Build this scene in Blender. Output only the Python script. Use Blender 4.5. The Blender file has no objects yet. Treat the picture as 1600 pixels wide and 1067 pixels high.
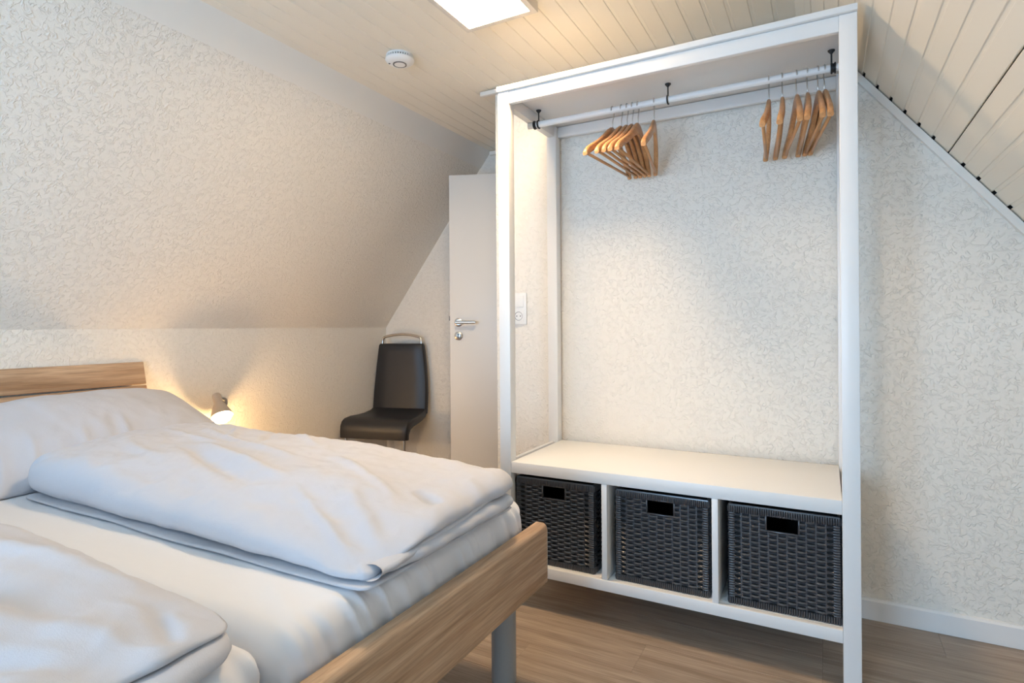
import bpy, bmesh, math, random
from mathutils import Vector, Matrix, noise as mn

scene = bpy.context.scene
COL = scene.collection
PI = math.pi

# ------------------------------------------------------------------ camera
H_EYE = 1.068
YAW, ROLL, FPX, CYPX = 0.4959, -0.0073, 904.4, 511.5
r0 = Vector((math.cos(YAW), math.sin(YAW), 0)); fwd = Vector((-math.sin(YAW), math.cos(YAW), 0)); up0 = Vector((0, 0, 1))
cr = r0 * math.cos(ROLL) + up0 * math.sin(ROLL); cu = -r0 * math.sin(ROLL) + up0 * math.cos(ROLL)
cam_data = bpy.data.cameras.new('camera'); cam = bpy.data.objects.new('camera', cam_data); COL.objects.link(cam)
cam.matrix_world = Matrix(((cr.x, cu.x, -fwd.x, 0), (cr.y, cu.y, -fwd.y, 0), (cr.z, cu.z, -fwd.z, H_EYE), (0, 0, 0, 1)))
cam_data.sensor_width = 36; cam_data.lens = FPX / 1600 * 36
cam_data.shift_y = (CYPX - 533.5) / 1600
cam_data.clip_start = 0.02
scene.camera = cam

# ------------------------------------------------------------------ world, daylight, exposure
SKY_STRENGTH = 17.0
world = bpy.data.worlds.new('overcast_sky'); scene.world = world; world.use_nodes = True
bg = world.node_tree.nodes['Background']
bg.inputs[0].default_value = (0.44, 0.69, 1.0, 1); bg.inputs[1].default_value = SKY_STRENGTH
LAMP_STRENGTH = 104.0          # ceiling panel
LAMP_COLOR = (1.0, 0.71, 0.42)
BULB_WATT = 7.0               # bedside lamp
scene.view_settings.view_transform = 'Standard'; scene.view_settings.look = 'None'
scene.view_settings.gamma = 1.0; scene.view_settings.use_curve_mapping = False
scene.view_settings.exposure = 0.12

# window opening in the gable behind the camera
Y_BACK = -1.5
WX0, WX1, WZ0, WZ1 = -1.65, -0.45, 0.15, 1.80
pl = bpy.data.lights.new('window_portal', 'AREA'); pl.shape = 'RECTANGLE'; pl.size = WX1 - WX0; pl.size_y = WZ1 - WZ0
pl.cycles.is_portal = True
po = bpy.data.objects.new('window_portal', pl); COL.objects.link(po)
po.location = ((WX0 + WX1) / 2, Y_BACK - 0.06, (WZ0 + WZ1) / 2); po.rotation_euler = (PI / 2, 0, 0)

# ------------------------------------------------------------------ room numbers
XK, ZK = -2.854, 1.074        # left knee wall
ZC = 2.2385                   # ceiling
XCL, XCR = -1.951, -0.0786    # ceiling edges
XR = 0.828                    # right knee wall
YG = 2.47                     # gable wall behind the wardrobe
YN = 3.32                     # end wall of the niche
XP = -1.42                    # partition / wall edge

# ------------------------------------------------------------------ materials
def new_mat(name):
    m = bpy.data.materials.new(name); m.use_nodes = True
    nt = m.node_tree; b = nt.nodes['Principled BSDF']
    return m, nt, b
def plain(name, col, rough=0.5, metal=0.0, spec=0.5, coat=0.0):
    m, nt, b = new_mat(name)
    b.inputs['Base Color'].default_value = (*col, 1); b.inputs['Roughness'].default_value = rough
    b.inputs['Metallic'].default_value = metal; b.inputs['Specular IOR Level'].default_value = spec
    b.inputs['Coat Weight'].default_value = coat
    return m
def N(nt, t, **kw):
    n = nt.nodes.new(t)
    for k, v in kw.items():
        if k in n.inputs: n.inputs[k].default_value = v
        else: setattr(n, k, v)
    return n
def coords(nt, scale=(1, 1, 1), out='Object', rnd=0.0):
    tc = N(nt, 'ShaderNodeTexCoord'); mp = N(nt, 'ShaderNodeMapping'); mp.inputs['Scale'].default_value = scale
    nt.links.new(tc.outputs[out], mp.inputs[0])
    if rnd:
        oi = N(nt, 'ShaderNodeObjectInfo'); mu = N(nt, 'ShaderNodeMath', operation='MULTIPLY'); mu.inputs[1].default_value = rnd
        nt.links.new(oi.outputs['Random'], mu.inputs[0]); nt.links.new(mu.outputs[0], mp.inputs['Location'])
    return mp.outputs[0]
def bump(nt, b, h, strength=0.5, dist=0.002):
    bp = N(nt, 'ShaderNodeBump'); bp.inputs['Strength'].default_value = strength; bp.inputs['Distance'].default_value = dist
    nt.links.new(h, bp.inputs['Height']); nt.links.new(bp.outputs[0], b.inputs['Normal'])
    return bp

def make_plaster():
    m, nt, b = new_mat('textured_plaster')
    b.inputs['Base Color'].default_value = (0.85, 0.805, 0.725, 1); b.inputs['Roughness'].default_value = 0.75
    b.inputs['Specular IOR Level'].default_value = 0.25
    v = coords(nt)
    # worm-like raised strokes: iso-lines of a distorted noise
    n1 = N(nt, 'ShaderNodeTexNoise', Scale=31.0, Detail=1.5, Roughness=0.45, Distortion=0.9)
    nt.links.new(v, n1.inputs['Vector'])
    def ridge(src, c, w):
        s = N(nt, 'ShaderNodeMath', operation='SUBTRACT'); s.inputs[1].default_value = c
        a = N(nt, 'ShaderNodeMath', operation='ABSOLUTE')
        mr = N(nt, 'ShaderNodeMapRange'); mr.interpolation_type = 'SMOOTHSTEP'
        mr.inputs['From Min'].default_value = 0; mr.inputs['From Max'].default_value = w
        mr.inputs['To Min'].default_value = 1; mr.inputs['To Max'].default_value = 0
        nt.links.new(src, s.inputs[0]); nt.links.new(s.outputs[0], a.inputs[0]); nt.links.new(a.outputs[0], mr.inputs['Value'])
        return mr.outputs[0]
    r1 = ridge(n1.outputs['Fac'], 0.5, 0.06)
    n2 = N(nt, 'ShaderNodeTexNoise', Scale=47.0, Detail=1.5, Roughness=0.45, Distortion=0.8)
    nt.links.new(v, n2.inputs['Vector'])
    r2 = ridge(n2.outputs['Fac'], 0.44, 0.06)
    msk = N(nt, 'ShaderNodeTexNoise', Scale=55.0, Detail=1.0); nt.links.new(v, msk.inputs['Vector'])
    mm = N(nt, 'ShaderNodeMapRange'); mm.inputs['From Min'].default_value = 0.36; mm.inputs['From Max'].default_value = 0.60
    nt.links.new(msk.outputs['Fac'], mm.inputs['Value'])
    mx = N(nt, 'ShaderNodeMath', operation='MAXIMUM'); nt.links.new(r1, mx.inputs[0]); nt.links.new(r2, mx.inputs[1])
    mu = N(nt, 'ShaderNodeMath', operation='MULTIPLY'); nt.links.new(mx.outputs[0], mu.inputs[0]); nt.links.new(mm.outputs[0], mu.inputs[1])
    fine = N(nt, 'ShaderNodeTexNoise', Scale=120.0, Detail=3.0); nt.links.new(v, fine.inputs['Vector'])
    ad = N(nt, 'ShaderNodeMath', operation='MULTIPLY_ADD'); ad.inputs[1].default_value = 0.35
    nt.links.new(fine.outputs['Fac'], ad.inputs[0]); nt.links.new(mu.outputs[0], ad.inputs[2])
    bump(nt, b, ad.outputs[0], 0.75, 0.0028)
    return m
M = {}
M['plaster'] = make_plaster()
M['board_white'] = plain('painted_board', (0.86, 0.79, 0.665), 0.42)
M['dark_void'] = plain('dark_void', (0.02, 0.018, 0.015), 0.9)
M['white_lacquer'] = plain('white_lacquer', (0.83, 0.82, 0.80), 0.38)
M['white_paint'] = plain('white_paint', (0.83, 0.80, 0.74), 0.45)
M['door_white'] = plain('door_white', (0.74, 0.72, 0.68), 0.4)
M['white_plastic'] = plain('white_plastic', (0.84, 0.83, 0.80), 0.35)
M['grey_plastic'] = plain('grey_plastic', (0.18, 0.17, 0.16), 0.5)
M['steel'] = plain('brushed_steel', (0.62, 0.60, 0.57), 0.28, 1.0)
M['chrome'] = plain('satin_chrome', (0.60, 0.57, 0.53), 0.2, 1.0)
M['black_metal'] = plain('black_metal', (0.012, 0.011, 0.011), 0.45)
M['grey_leg'] = plain('grey_leg_lacquer', (0.30, 0.305, 0.30), 0.38)
M['rubber'] = plain('black_rubber', (0.01, 0.01, 0.01), 0.7)
M['lamp_frame'] = plain('lamp_frame', (0.72, 0.66, 0.58), 0.45)
M['edge_strip'] = plain('edge_strip', (0.55, 0.52, 0.47), 0.45)

def make_leather():
    m, nt, b = new_mat('black_leather')
    b.inputs['Base Color'].default_value = (0.018, 0.018, 0.021, 1); b.inputs['Roughness'].default_value = 0.42
    v = coords(nt); n = N(nt, 'ShaderNodeTexVoronoi', Scale=260.0); nt.links.new(v, n.inputs['Vector'])
    bump(nt, b, n.outputs['Distance'], 0.25, 0.0006)
    return m
M['leather'] = make_leather()

def make_wood(name, dark, light, along, roughness=0.45, stretch=22.0, rnd=8.0, contrast=(0.32, 0.70), pores=True):
    m, nt, b = new_mat(name)
    sc = [stretch] * 3; sc[along] = 1.3
    v = coords(nt, tuple(sc), rnd=rnd)
    n1 = N(nt, 'ShaderNodeTexNoise', Scale=1.0, Detail=6.0, Roughness=0.62, Distortion=0.6); nt.links.new(v, n1.inputs['Vector'])
    cr_ = N(nt, 'ShaderNodeValToRGB')
    cr_.color_ramp.elements[0].position = contrast[0]; cr_.color_ramp.elements[0].color = (*dark, 1)
    cr_.color_ramp.elements[1].position = contrast[1]; cr_.color_ramp.elements[1].color = (*light, 1)
    nt.links.new(n1.outputs['Fac'], cr_.inputs[0])
    sc2 = [stretch * 9] * 3; sc2[along] = 7.0
    v2 = coords(nt, tuple(sc2), rnd=rnd)
    n2 = N(nt, 'ShaderNodeTexNoise', Scale=1.0, Detail=3.0, Roughness=0.6); nt.links.new(v2, n2.inputs['Vector'])
    mr = N(nt, 'ShaderNodeMapRange'); mr.inputs['From Min'].default_value = 0.30; mr.inputs['From Max'].default_value = 0.62
    mr.inputs['To Min'].default_value = 0.72; mr.inputs['To Max'].default_value = 1.04
    nt.links.new(n2.outputs['Fac'], mr.inputs['Value'])
    mx = N(nt, 'ShaderNodeMix', data_type='RGBA', blend_type='MULTIPLY'); mx.inputs['Factor'].default_value = 1.0
    nt.links.new(cr_.outputs[0], mx.inputs['A']); nt.links.new(mr.outputs[0], mx.inputs['B'])
    nt.links.new(mx.outputs['Result'], b.inputs['Base Color'])
    b.inputs['Roughness'].default_value = roughness; b.inputs['Specular IOR Level'].default_value = 0.4
    if pores: bump(nt, b, n2.outputs['Fac'], 0.18, 0.0008)
    return m
M['oak_y'] = make_wood('oak_decor_footboard', (0.33, 0.19, 0.10), (0.63, 0.44, 0.285), 1)
M['oak_x'] = make_wood('oak_decor_rail', (0.30, 0.175, 0.095), (0.56, 0.385, 0.245), 0)
M['floor'] = make_wood('oak_vinyl_floor', (0.26, 0.195, 0.145), (0.49, 0.395, 0.315), 0, 0.42, 26.0, 30.0, (0.26, 0.72))
M['hanger_wood'] = make_wood('hanger_wood', (0.48, 0.22, 0.08), (0.66, 0.36, 0.16), 1, 0.35, 40.0, 5.0, pores=False)

def make_fabric(name, col, weave=520.0, strength=0.45, rough=0.85):
    m, nt, b = new_mat(name)
    b.inputs['Base Color'].default_value = (*col, 1); b.inputs['Roughness'].default_value = rough
    b.inputs['Specular IOR Level'].default_value = 0.15; b.inputs['Sheen Weight'].default_value = 0.12
    v = coords(nt)
    w1 = N(nt, 'ShaderNodeTexNoise', Scale=weave, Detail=1.0); nt.links.new(v, w1.inputs['Vector'])
    w2 = N(nt, 'ShaderNodeTexNoise', Scale=28.0, Detail=4.0, Roughness=0.55, Distortion=0.5); nt.links.new(v, w2.inputs['Vector'])
    ad = N(nt, 'ShaderNodeMath', operation='MULTIPLY_ADD'); ad.inputs[1].default_value = 4.0
    nt.links.new(w2.outputs['Fac'], ad.inputs[0]); nt.links.new(w1.outputs['Fac'], ad.inputs[2])
    bump(nt, b, ad.outputs[0], strength, 0.0008)
    return m
M['duvet'] = make_fabric('linen_duvet_cover', (0.57, 0.575, 0.615))
M['sheet'] = make_fabric('cotton_sheet', (0.78, 0.79, 0.825), 700.0, 0.12)
M['rattan'] = plain('black_rattan', (0.045, 0.045, 0.051), 0.28, 0.0, 0.9)
M['shade_lining'] = plain('basket_shade', (0.006, 0.006, 0.006), 0.8)  # near-black colour stands in for the shade inside a basket

def emis(name, col, s):
    m = bpy.data.materials.new(name); m.use_nodes = True; nt = m.node_tree; nt.nodes.clear()
    e = nt.nodes.new('ShaderNodeEmission'); o = nt.nodes.new('ShaderNodeOutputMaterial')
    e.inputs[0].default_value = (*col, 1); e.inputs[1].default_value = s; nt.links.new(e.outputs[0], o.inputs[0]); return m
M['panel_light'] = emis('lit_diffuser', LAMP_COLOR, LAMP_STRENGTH)
M['bulb'] = emis('lit_bulb', (1.0, 0.68, 0.36), 60.0)
def make_glass():
    m = bpy.data.materials.new('window_glass'); m.use_nodes = True; nt = m.node_tree; nt.nodes.clear()
    t = nt.nodes.new('ShaderNodeBsdfTransparent'); g = nt.nodes.new('ShaderNodeBsdfGlossy'); g.inputs['Roughness'].default_value = 0.02
    mx = nt.nodes.new('ShaderNodeMixShader'); mx.inputs[0].default_value = 0.06
    o = nt.nodes.new('ShaderNodeOutputMaterial')
    nt.links.new(t.outputs[0], mx.inputs[1]); nt.links.new(g.outputs[0], mx.inputs[2]); nt.links.new(mx.outputs[0], o.inputs[0]); return m
M['glass'] = make_glass()

# ------------------------------------------------------------------ mesh helpers
def link(name, bm, mat, parent=None, smooth=None, loc=None):
    bmesh.ops.recalc_face_normals(bm, faces=bm.faces)
    me = bpy.data.meshes.new(name); bm.to_mesh(me); bm.free()
    if mat is not None: me.materials.append(mat)
    if smooth is not None:
        for p in me.polygons: p.use_smooth = True
        if smooth < 180: me.set_sharp_from_angle(angle=math.radians(smooth))
    o = bpy.data.objects.new(name, me); COL.objects.link(o)
    if loc is not None: o.location = loc
    if parent is not None: o.parent = parent
    return o
def link_mesh(name, me, parent=None):
    o = bpy.data.objects.new(name, me); COL.objects.link(o); o.parent = parent; return o
def empty(name, loc, label=None, cat=None, group=None, rz=0.0):
    o = bpy.data.objects.new(name, None); COL.objects.link(o); o.location = loc; o.rotation_euler = (0, 0, rz)
    o.empty_display_size = 0.05
    if label: tag(o, label, cat, group)
    return o
def tag(o, label, cat, group=None):
    o['label'] = label; o['category'] = cat
    if group: o['group'] = group
    return o
def struct(o):
    o['kind'] = 'structure'; return o
def box(bm, x0, x1, y0, y1, z0, z1, bev=0.0, seg=2, rot=None):
    r = bmesh.ops.create_cube(bm, size=1.0)
    vs = r['verts']
    for v in vs:
        v.co = Vector(((x0 + x1) / 2 + v.co.x * (x1 - x0), (y0 + y1) / 2 + v.co.y * (y1 - y0), (z0 + z1) / 2 + v.co.z * (z1 - z0)))
    if bev > 0:
        es = list({e for v in vs for e in v.link_edges})
        res = bmesh.ops.bevel(bm, geom=es, offset=bev, segments=seg, affect='EDGES', profile=0.5)
        vs = list({v for f in res['faces'] for v in f.verts} | {v for v in vs if v.is_valid})
    if rot is not None:
        for v in vs: v.co = rot @ v.co
    return vs
def boxobj(name, b, mat, parent=None, bev=0.0, seg=2):
    bm = bmesh.new(); box(bm, *b, bev=bev, seg=seg)
    return link(name, bm, mat, parent, 35 if bev else None)
def prism(bm, poly, a0, a1, axis='y'):
    def P(p, a):
        if axis == 'y': return (p[0], a, p[1])
        if axis == 'x': return (a, p[0], p[1])
        return (p[0], p[1], a)
    v0 = [bm.verts.new(P(p, a0)) for p in poly]; v1 = [bm.verts.new(P(p, a1)) for p in poly]
    bm.faces.new(v0); bm.faces.new(v1[::-1]); n = len(poly)
    for i in range(n): bm.faces.new((v0[i], v0[(i + 1) % n], v1[(i + 1) % n], v1[i]))
    return v0 + v1
def tube(bm, pts, r, n=10, caps=True):
    pts = [Vector(p) for p in pts]; rings = []
    nrm = None
    for i, p in enumerate(pts):
        t = (pts[min(i + 1, len(pts) - 1)] - pts[max(i - 1, 0)]).normalized()
        if nrm is None:
            a = Vector((0, 0, 1)) if abs(t.z) < 0.9 else Vector((1, 0, 0)); nrm = t.cross(a).normalized()
        else: nrm = (nrm - t * nrm.dot(t)).normalized()
        bn = t.cross(nrm); rr = r[i] if isinstance(r, (list, tuple)) else r
        rings.append([bm.verts.new(p + (nrm * math.cos(2 * PI * k / n) + bn * math.sin(2 * PI * k / n)) * rr) for k in range(n)])
    for i in range(len(rings) - 1):
        for k in range(n): bm.faces.new((rings[i][k], rings[i][(k + 1) % n], rings[i + 1][(k + 1) % n], rings[i + 1][k]))
    if caps: bm.faces.new(rings[0][::-1]); bm.faces.new(rings[-1])
    return [v for r_ in rings for v in r_]
def lathe(bm, prof, n=32, mat=None):
    """prof: list of (radius, z); revolved about z, then transformed by mat"""
    rings = []
    allv = []
    for (r, z) in prof:
        if r < 1e-6: ring = [bm.verts.new((0, 0, z))]
        else: ring = [bm.verts.new((r * math.cos(2 * PI * k / n), r * math.sin(2 * PI * k / n), z)) for k in range(n)]
        rings.append(ring); allv += ring
    for a, b in zip(rings, rings[1:]):
        for k in range(n):
            if len(a) == 1 and len(b) == 1: continue
            if len(a) == 1: bm.faces.new((a[0], b[k], b[(k + 1) % n]))
            elif len(b) == 1: bm.faces.new((a[k], a[(k + 1) % n], b[0]))
            else: bm.faces.new((a[k], a[(k + 1) % n], b[(k + 1) % n], b[k]))
    if mat is not None:
        for v in allv: v.co = mat @ v.co
    return allv
def arc(cx, cy, r, a0, a1, n):
    return [(cx + r * math.cos(math.radians(a0 + (a1 - a0) * i / n)), cy + r * math.sin(math.radians(a0 + (a1 - a0) * i / n))) for i in range(n + 1)]

# ================================================================== ROOM SHELL
# ---- floor with single planks
floor = struct(boxobj('floor', (XK - 0.1, XR + 0.1, Y_BACK - 0.1, YN + 0.1, -0.06, -0.006), M['dark_void']))
PW, PL = 0.182, 1.22
plank_me = {}
def plank_mesh(L):
    k = round(L, 3)
    if k not in plank_me:
        bm = bmesh.new(); c = 0.0012
        prism(bm, [(-PW / 2 + 0.0003, -0.006), (PW / 2 - 0.0003, -0.006), (PW / 2 - 0.0003, -c), (PW / 2 - c, 0), (-PW / 2 + c, 0), (-PW / 2 + 0.0003, -c)], 0.0003, L - 0.0003, 'x')
        bmesh.ops.recalc_face_normals(bm, faces=bm.faces)
        me = bpy.data.meshes.new('plank'); bm.to_mesh(me); bm.free(); me.materials.append(M['floor']); plank_me[k] = me
    return plank_me[k]
random.seed(4)
y = YG - 0.09 - PW * 22; row = 0
while y < YN + 0.05:
    if y > Y_BACK - 0.15:
        x = XK - 0.02 - random.choice((0.1, 0.45, 0.8, 0.3))
        while x < XR + 0.05:
            a, b_ = max(x, XK - 0.02), min(x + PL, XR + 0.05)
            if b_ - a > 0.05:
                o = link_mesh('plank', plank_mesh(b_ - a), floor); o.location = (a, y, 0)
            x += PL
    y += PW; row += 1

# ---- left knee wall and left slope
struct(boxobj('wall_left', (XK - 0.06, XK, Y_BACK - 0.1, YN + 0.1, 0, ZK), M['plaster']))
bm = bmesh.new()
sl = (ZC - ZK) / (XCL - XK)
ZP = 2.137; XPs = XK + (ZP - ZK) / sl
prism(bm, [(XK, ZK), (XPs, ZP), (XPs - 0.06, ZP + 0.045), (XK - 0.06, ZK + 0.045), (XK - 0.06, ZK)], Y_BACK - 0.1, YN + 0.1)
struct(link('wall_slope_left', bm, M['plaster']))
bm = bmesh.new()
nx, nz = sl / math.hypot(1, sl), -1 / math.hypot(1, sl)   # normal into the room (x+, z-)
prism(bm, [(XPs + nx * 0.004, ZP + nz * 0.004), (XCL + 0.006, ZC), (XCL - 0.06, ZC + 0.045), (XPs - 0.06, ZP + 0.045)], Y_BACK - 0.1, YN + 0.1)
struct(link('trim_1', bm, M['white_paint']))

# ---- right knee wall
struct(boxobj('wall_right', (XR, XR + 0.06, Y_BACK - 0.1, YN + 0.1, 0, ZK), M['plaster']))

# ---- boarded ceiling and boarded right slope: every board a piece
TH, TG = 0.008, 0.0030
def board_mesh(w, y0, y1, y1t, groove=0.010, open_joint=False):
    bm = bmesh.new(); c = 0.0020; f = w - groove
    prism(bm, [(-f / 2 + c, 0), (f / 2 - c, 0), (f / 2, c), (f / 2, TH), (-f / 2, TH), (-f / 2, c)], y0, y1)
    if not open_joint:
        prism(bm, [(f / 2, TG), (f / 2 + groove, TG), (f / 2 + groove, TH), (f / 2, TH)], y0, y1t)
    bmesh.ops.recalc_face_normals(bm, faces=bm.faces)
    me = bpy.data.meshes.new('board'); bm.to_mesh(me); bm.free(); me.materials.append(M['board_white']); return me
ceiling = struct(boxobj('ceiling', (XCL - 0.05, XCR + 0.05, Y_BACK - 0.1, YN + 0.1, ZC + TH + 0.001, ZC + 0.06), M['dark_void']))
PC = 0.0755
me_a = board_mesh(PC, Y_BACK, YG - 0.001, YG - 0.001, 0.013); me_b = board_mesh(PC, Y_BACK, YN - 0.001, YN - 0.001, 0.013)
x = XCR - PC / 2 - 0.004
while x - PC / 2 > XCL - 0.03:
    o = link_mesh('board', me_b if x + PC / 2 < XP + 0.05 else me_a, ceiling)
    o.location = (x, 0, ZC); x -= PC
slope_r = bmesh.new()
sr = (ZC - ZK) / (XR - XCR); ln = math.hypot(1, sr)
ux, uz = 1 / ln, -sr / ln                 # down the slope
ox, oz = sr / ln, 1 / ln                  # outward (away from the room)
LS = math.hypot(XR - XCR, ZC - ZK)
prism(slope_r, [(XCR + ox * (TH + .001), ZC + oz * (TH + .001)), (XR + ox * (TH + .001), ZK + oz * (TH + .001)), (XR + ox * 0.06, ZK + oz * 0.06), (XCR + ox * 0.06, ZC + oz * 0.06)], Y_BACK - 0.1, YN + 0.1)
slope_right = struct(link('ceiling_slope_right', slope_r, M['dark_void']))
PS = 0.0663
ang = math.atan2(uz, ux)
# first notch sits at X=0.128 (world) on the gable
s0 = (0.128 - XCR) / ux
me_s = board_mesh(PS, Y_BACK, YG - 0.006, YG - 0.034, 0.012); me_so = board_mesh(PS + 0.008, Y_BACK, YG - 0.006, YG - 0.034, 0.012, True)
s = s0 - PS / 2 - PS * math.floor((s0) / PS)
i = 0
while s < LS:
    k = round((s + PS / 2 - s0) / PS)
    o = link_mesh('board', me_so if k == 6 else me_s, slope_right)
    so = s + (0.004 if k == 6 else 0); o.location = (XCR + ux * so, 0, ZC + uz * so); o.rotation_euler = (0, -ang, 0)
    s += PS; i += 1
# narrow strip closing the corner between ceiling and slope
bm = bmesh.new()
prism(bm, [(XCR - 0.012, ZC - 0.001), (XCR + ux * 0.03, ZC + uz * 0.03 - 0.001), (XCR + ux * 0.03 + ox * .006, ZC + uz * 0.03 + oz * .006), (XCR - 0.012, ZC + 0.007)], Y_BACK, YG - 0.004)
struct(link('trim_2', bm, M['board_white']))

# ---- gable wall behind the wardrobe
def slope_x_right(z): return XCR + (ZC - z) / sr
bm = bmesh.new()
prism(bm, [(XP, 0), (XR, 0), (XR, ZK), (XCR, ZC), (XP, ZC)], YG, YG + 0.1)
struct(link('wall_gable', bm, M['plaster']))
# end wall of the niche
bm = bmesh.new()
prism(bm, [(XK, 0), (XR, 0), (XR, ZK), (XCR, ZC), (XCL, ZC), (XK, ZK)], YN, YN + 0.1)
struct(link('wall_niche', bm, M['plaster']))
# partition with the doorway, running back from the wall edge
DY0, DY1, DZ = 2.57, 3.235, 2.02
bm = bmesh.new()
box(bm, XP, XP + 0.1, YG + 0.1, YN, DZ, ZC); box(bm, XP, XP + 0.1, DY1, YN, 0, DZ)
struct(link('wall_partition', bm, M['plaster']))
bm = bmesh.new()
box(bm, XP - 0.008, XP + 0.108, DY0 - 0.0, DY0 + 0.03, 0, DZ); box(bm, XP - 0.008, XP + 0.108, DY1 - 0.03, DY1, 0, DZ); box(bm, XP - 0.008, XP + 0.108, DY0, DY1, DZ - 0.03, DZ)
struct(link('trim_3', bm, M['white_paint']))
# rear gable with the window
bm = bmesh.new()
yb0, yb1 = Y_BACK - 0.1, Y_BACK
def xl(z): return XK if z <= ZK else XK + (z - ZK) / sl
def xr(z): return XR if z <= ZK else slope_x_right(z)
prism(bm, [(XK, 0), (WX0, 0), (WX0, ZC), (XCL, ZC), (XK, ZK)], yb0, yb1)
prism(bm, [(WX1, 0), (XR, 0), (XR, ZK), (XCR, ZC), (WX1, ZC)], yb0, yb1)
box(bm, WX0, WX1, yb0, yb1, 0, WZ0); box(bm, WX0, WX1, yb0, yb1, WZ1, ZC)
struct(link('wall_back', bm, M['plaster']))
win = struct(empty('window_1', ((WX0 + WX1) / 2, Y_BACK - 0.05, WZ0)))
def child(o, parent):
    o.parent = parent; o.matrix_parent_inverse = Matrix.Translation(parent.location).inverted(); return o
bm = bmesh.new()
for a in ((WX0, WX0 + 0.06, WZ0, WZ1), (WX1 - 0.06, WX1, WZ0, WZ1), (WX0 + .06, WX1 - .06, WZ0, WZ0 + 0.06), (WX0 + .06, WX1 - .06, WZ1 - 0.06, WZ1), ((WX0 + WX1) / 2 - 0.04, (WX0 + WX1) / 2 + 0.04, WZ0 + .06, WZ1 - .06)):
    box(bm, a[0], a[1], Y_BACK - 0.075, Y_BACK - 0.02, a[2], a[3])
child(link('window_frame', bm, M['white_paint']), win)
for a, b_ in ((WX0 + 0.06, (WX0 + WX1) / 2 - 0.04), ((WX0 + WX1) / 2 + 0.04, WX1 - 0.06)):
    child(boxobj('pane', (a, b_, Y_BACK - 0.045, Y_BACK - 0.041, WZ0 + 0.06, WZ1 - 0.06), M['glass']), win)

# ---- trims and baseboards
struct(boxobj('trim_4', (-1.495, XCR - 0.02, YG - 0.022, YG, ZC - 0.026, ZC - 0.006), M['white_paint'], bev=0.002))
bm = bmesh.new()
tz = 0.004
p0 = Vector((XCR, ZC)) + Vector((ux, uz)) * 0.03; p1 = Vector((XR, ZK)) - Vector((ux, uz)) * 0.01
inn = Vector((-ox, -oz))
prism(bm, [tuple(p0 + inn * tz), tuple(p1 + inn * tz), tuple(p1 + inn * 0.028), tuple(p0 + inn * 0.028)], YG - 0.02, YG)
struct(link('trim_5', bm, M['white_paint']))
struct(boxobj('trim_6', (XCL + 0.005, XP, YN - 0.02, YN, ZC - 0.03, ZC - 0.006), M['white_paint']))
def baseboard(name, run, axis, face, d):
    """run=(a0,a1) along the wall, face = wall coordinate, d = direction into the room"""
    t, h, c = 0.0145, 0.076, 0.008
    bm = bmesh.new()
    poly = [(face, 0.001), (face + d * t, 0.001), (face + d * t, h - c), (face + d * (t - c * 0.7), h - 0.001), (face, h)]
    if axis == 'x': prism(bm, poly, run[0], run[1], 'x')
    else:
        prism(bm, poly, run[0], run[1], 'y')
    return struct(link(name, bm, M['white_lacquer']))
baseboard('baseboard_gable', (XP, XR), 'x', YG, -1)
baseboard('baseboard_left', (Y_BACK, YN), 'y', XK, 1)
baseboard('baseboard_right', (Y_BACK, YG - 0.015), 'y', XR, -1)
baseboard('baseboard_niche', (XK + 0.015, XP), 'x', YN, -1)

# ================================================================== WARDROBE
WL, WR, YF, YB = -1.116, 0.088, 1.959, 2.452
WZ = 2.001
ST = 0.047
wr = empty('open_wardrobe', ((WL + WR) / 2, (YF + YB) / 2, 0), 'white open wardrobe frame with clothes rail and three-bay base', 'wardrobe')
def wpart(name, b, bev=0.002): return child(boxobj(name, b, M['white_lacquer'], None, bev), wr)
for x0 in (WL, WR - ST):
    for (y0, y1) in ((YF, YF + 0.045), (YB - 0.045, YB)):
        wpart('post', (x0, x0 + ST, y0, y1, 0, 1.9795))
wpart('top_panel', (WL - 0.001, WR + 0.001, YF - 0.010, YB, 1.981, WZ), 0.003)
wpart('top_rail', (WL + ST, WR - ST, YF + 0.002, YF + 0.024, 1.933, 1.9795))
wpart('top_rail', (WL + ST, WR - ST, YB - 0.024, YB - 0.002, 1.933, 1.9795))
for x0 in (WL + 0.008, WR - ST + 0.008):
    wpart('top_rail', (x0, x0 + 0.03, YF + 0.045, YB - 0.045, 1.933, 1.9795))
ZS0, ZS1, ZB0, ZB1 = 0.5075, 0.5505, 0.129, 0.172
wpart('shelf', (WL + ST, WR - ST, YF + 0.002, YB - 0.005, ZS0, ZS1), 0.0025)
wpart('base_rail', (WL + ST, WR - ST, YF + 0.001, YF + 0.022, ZB0, ZB1 - 0.004))
wpart('base_panel', (WL + ST, WR - ST, YF + 0.022, YB - 0.005, ZB1 - 0.022, ZB1 - 0.004))
for x0, x1 in ((WL + 0.012, WL + 0.030), (WR - 0.030, WR - 0.012)):
    wpart('side_panel', (x0, x1, YF + 0.045, YB - 0.045, ZB0, ZS1 - 0.002))
for x0 in (-0.705, -0.329):
    wpart('divider', (x0, x0 + 0.020, YF + 0.003, YB - 0.012, ZB1 - 0.004, ZS0), 0.0015)
wpart('back_panel', (WL + ST, WR - ST, YB - 0.012, YB - 0.006, ZB1 - 0.004, ZS0), 0)
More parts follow.
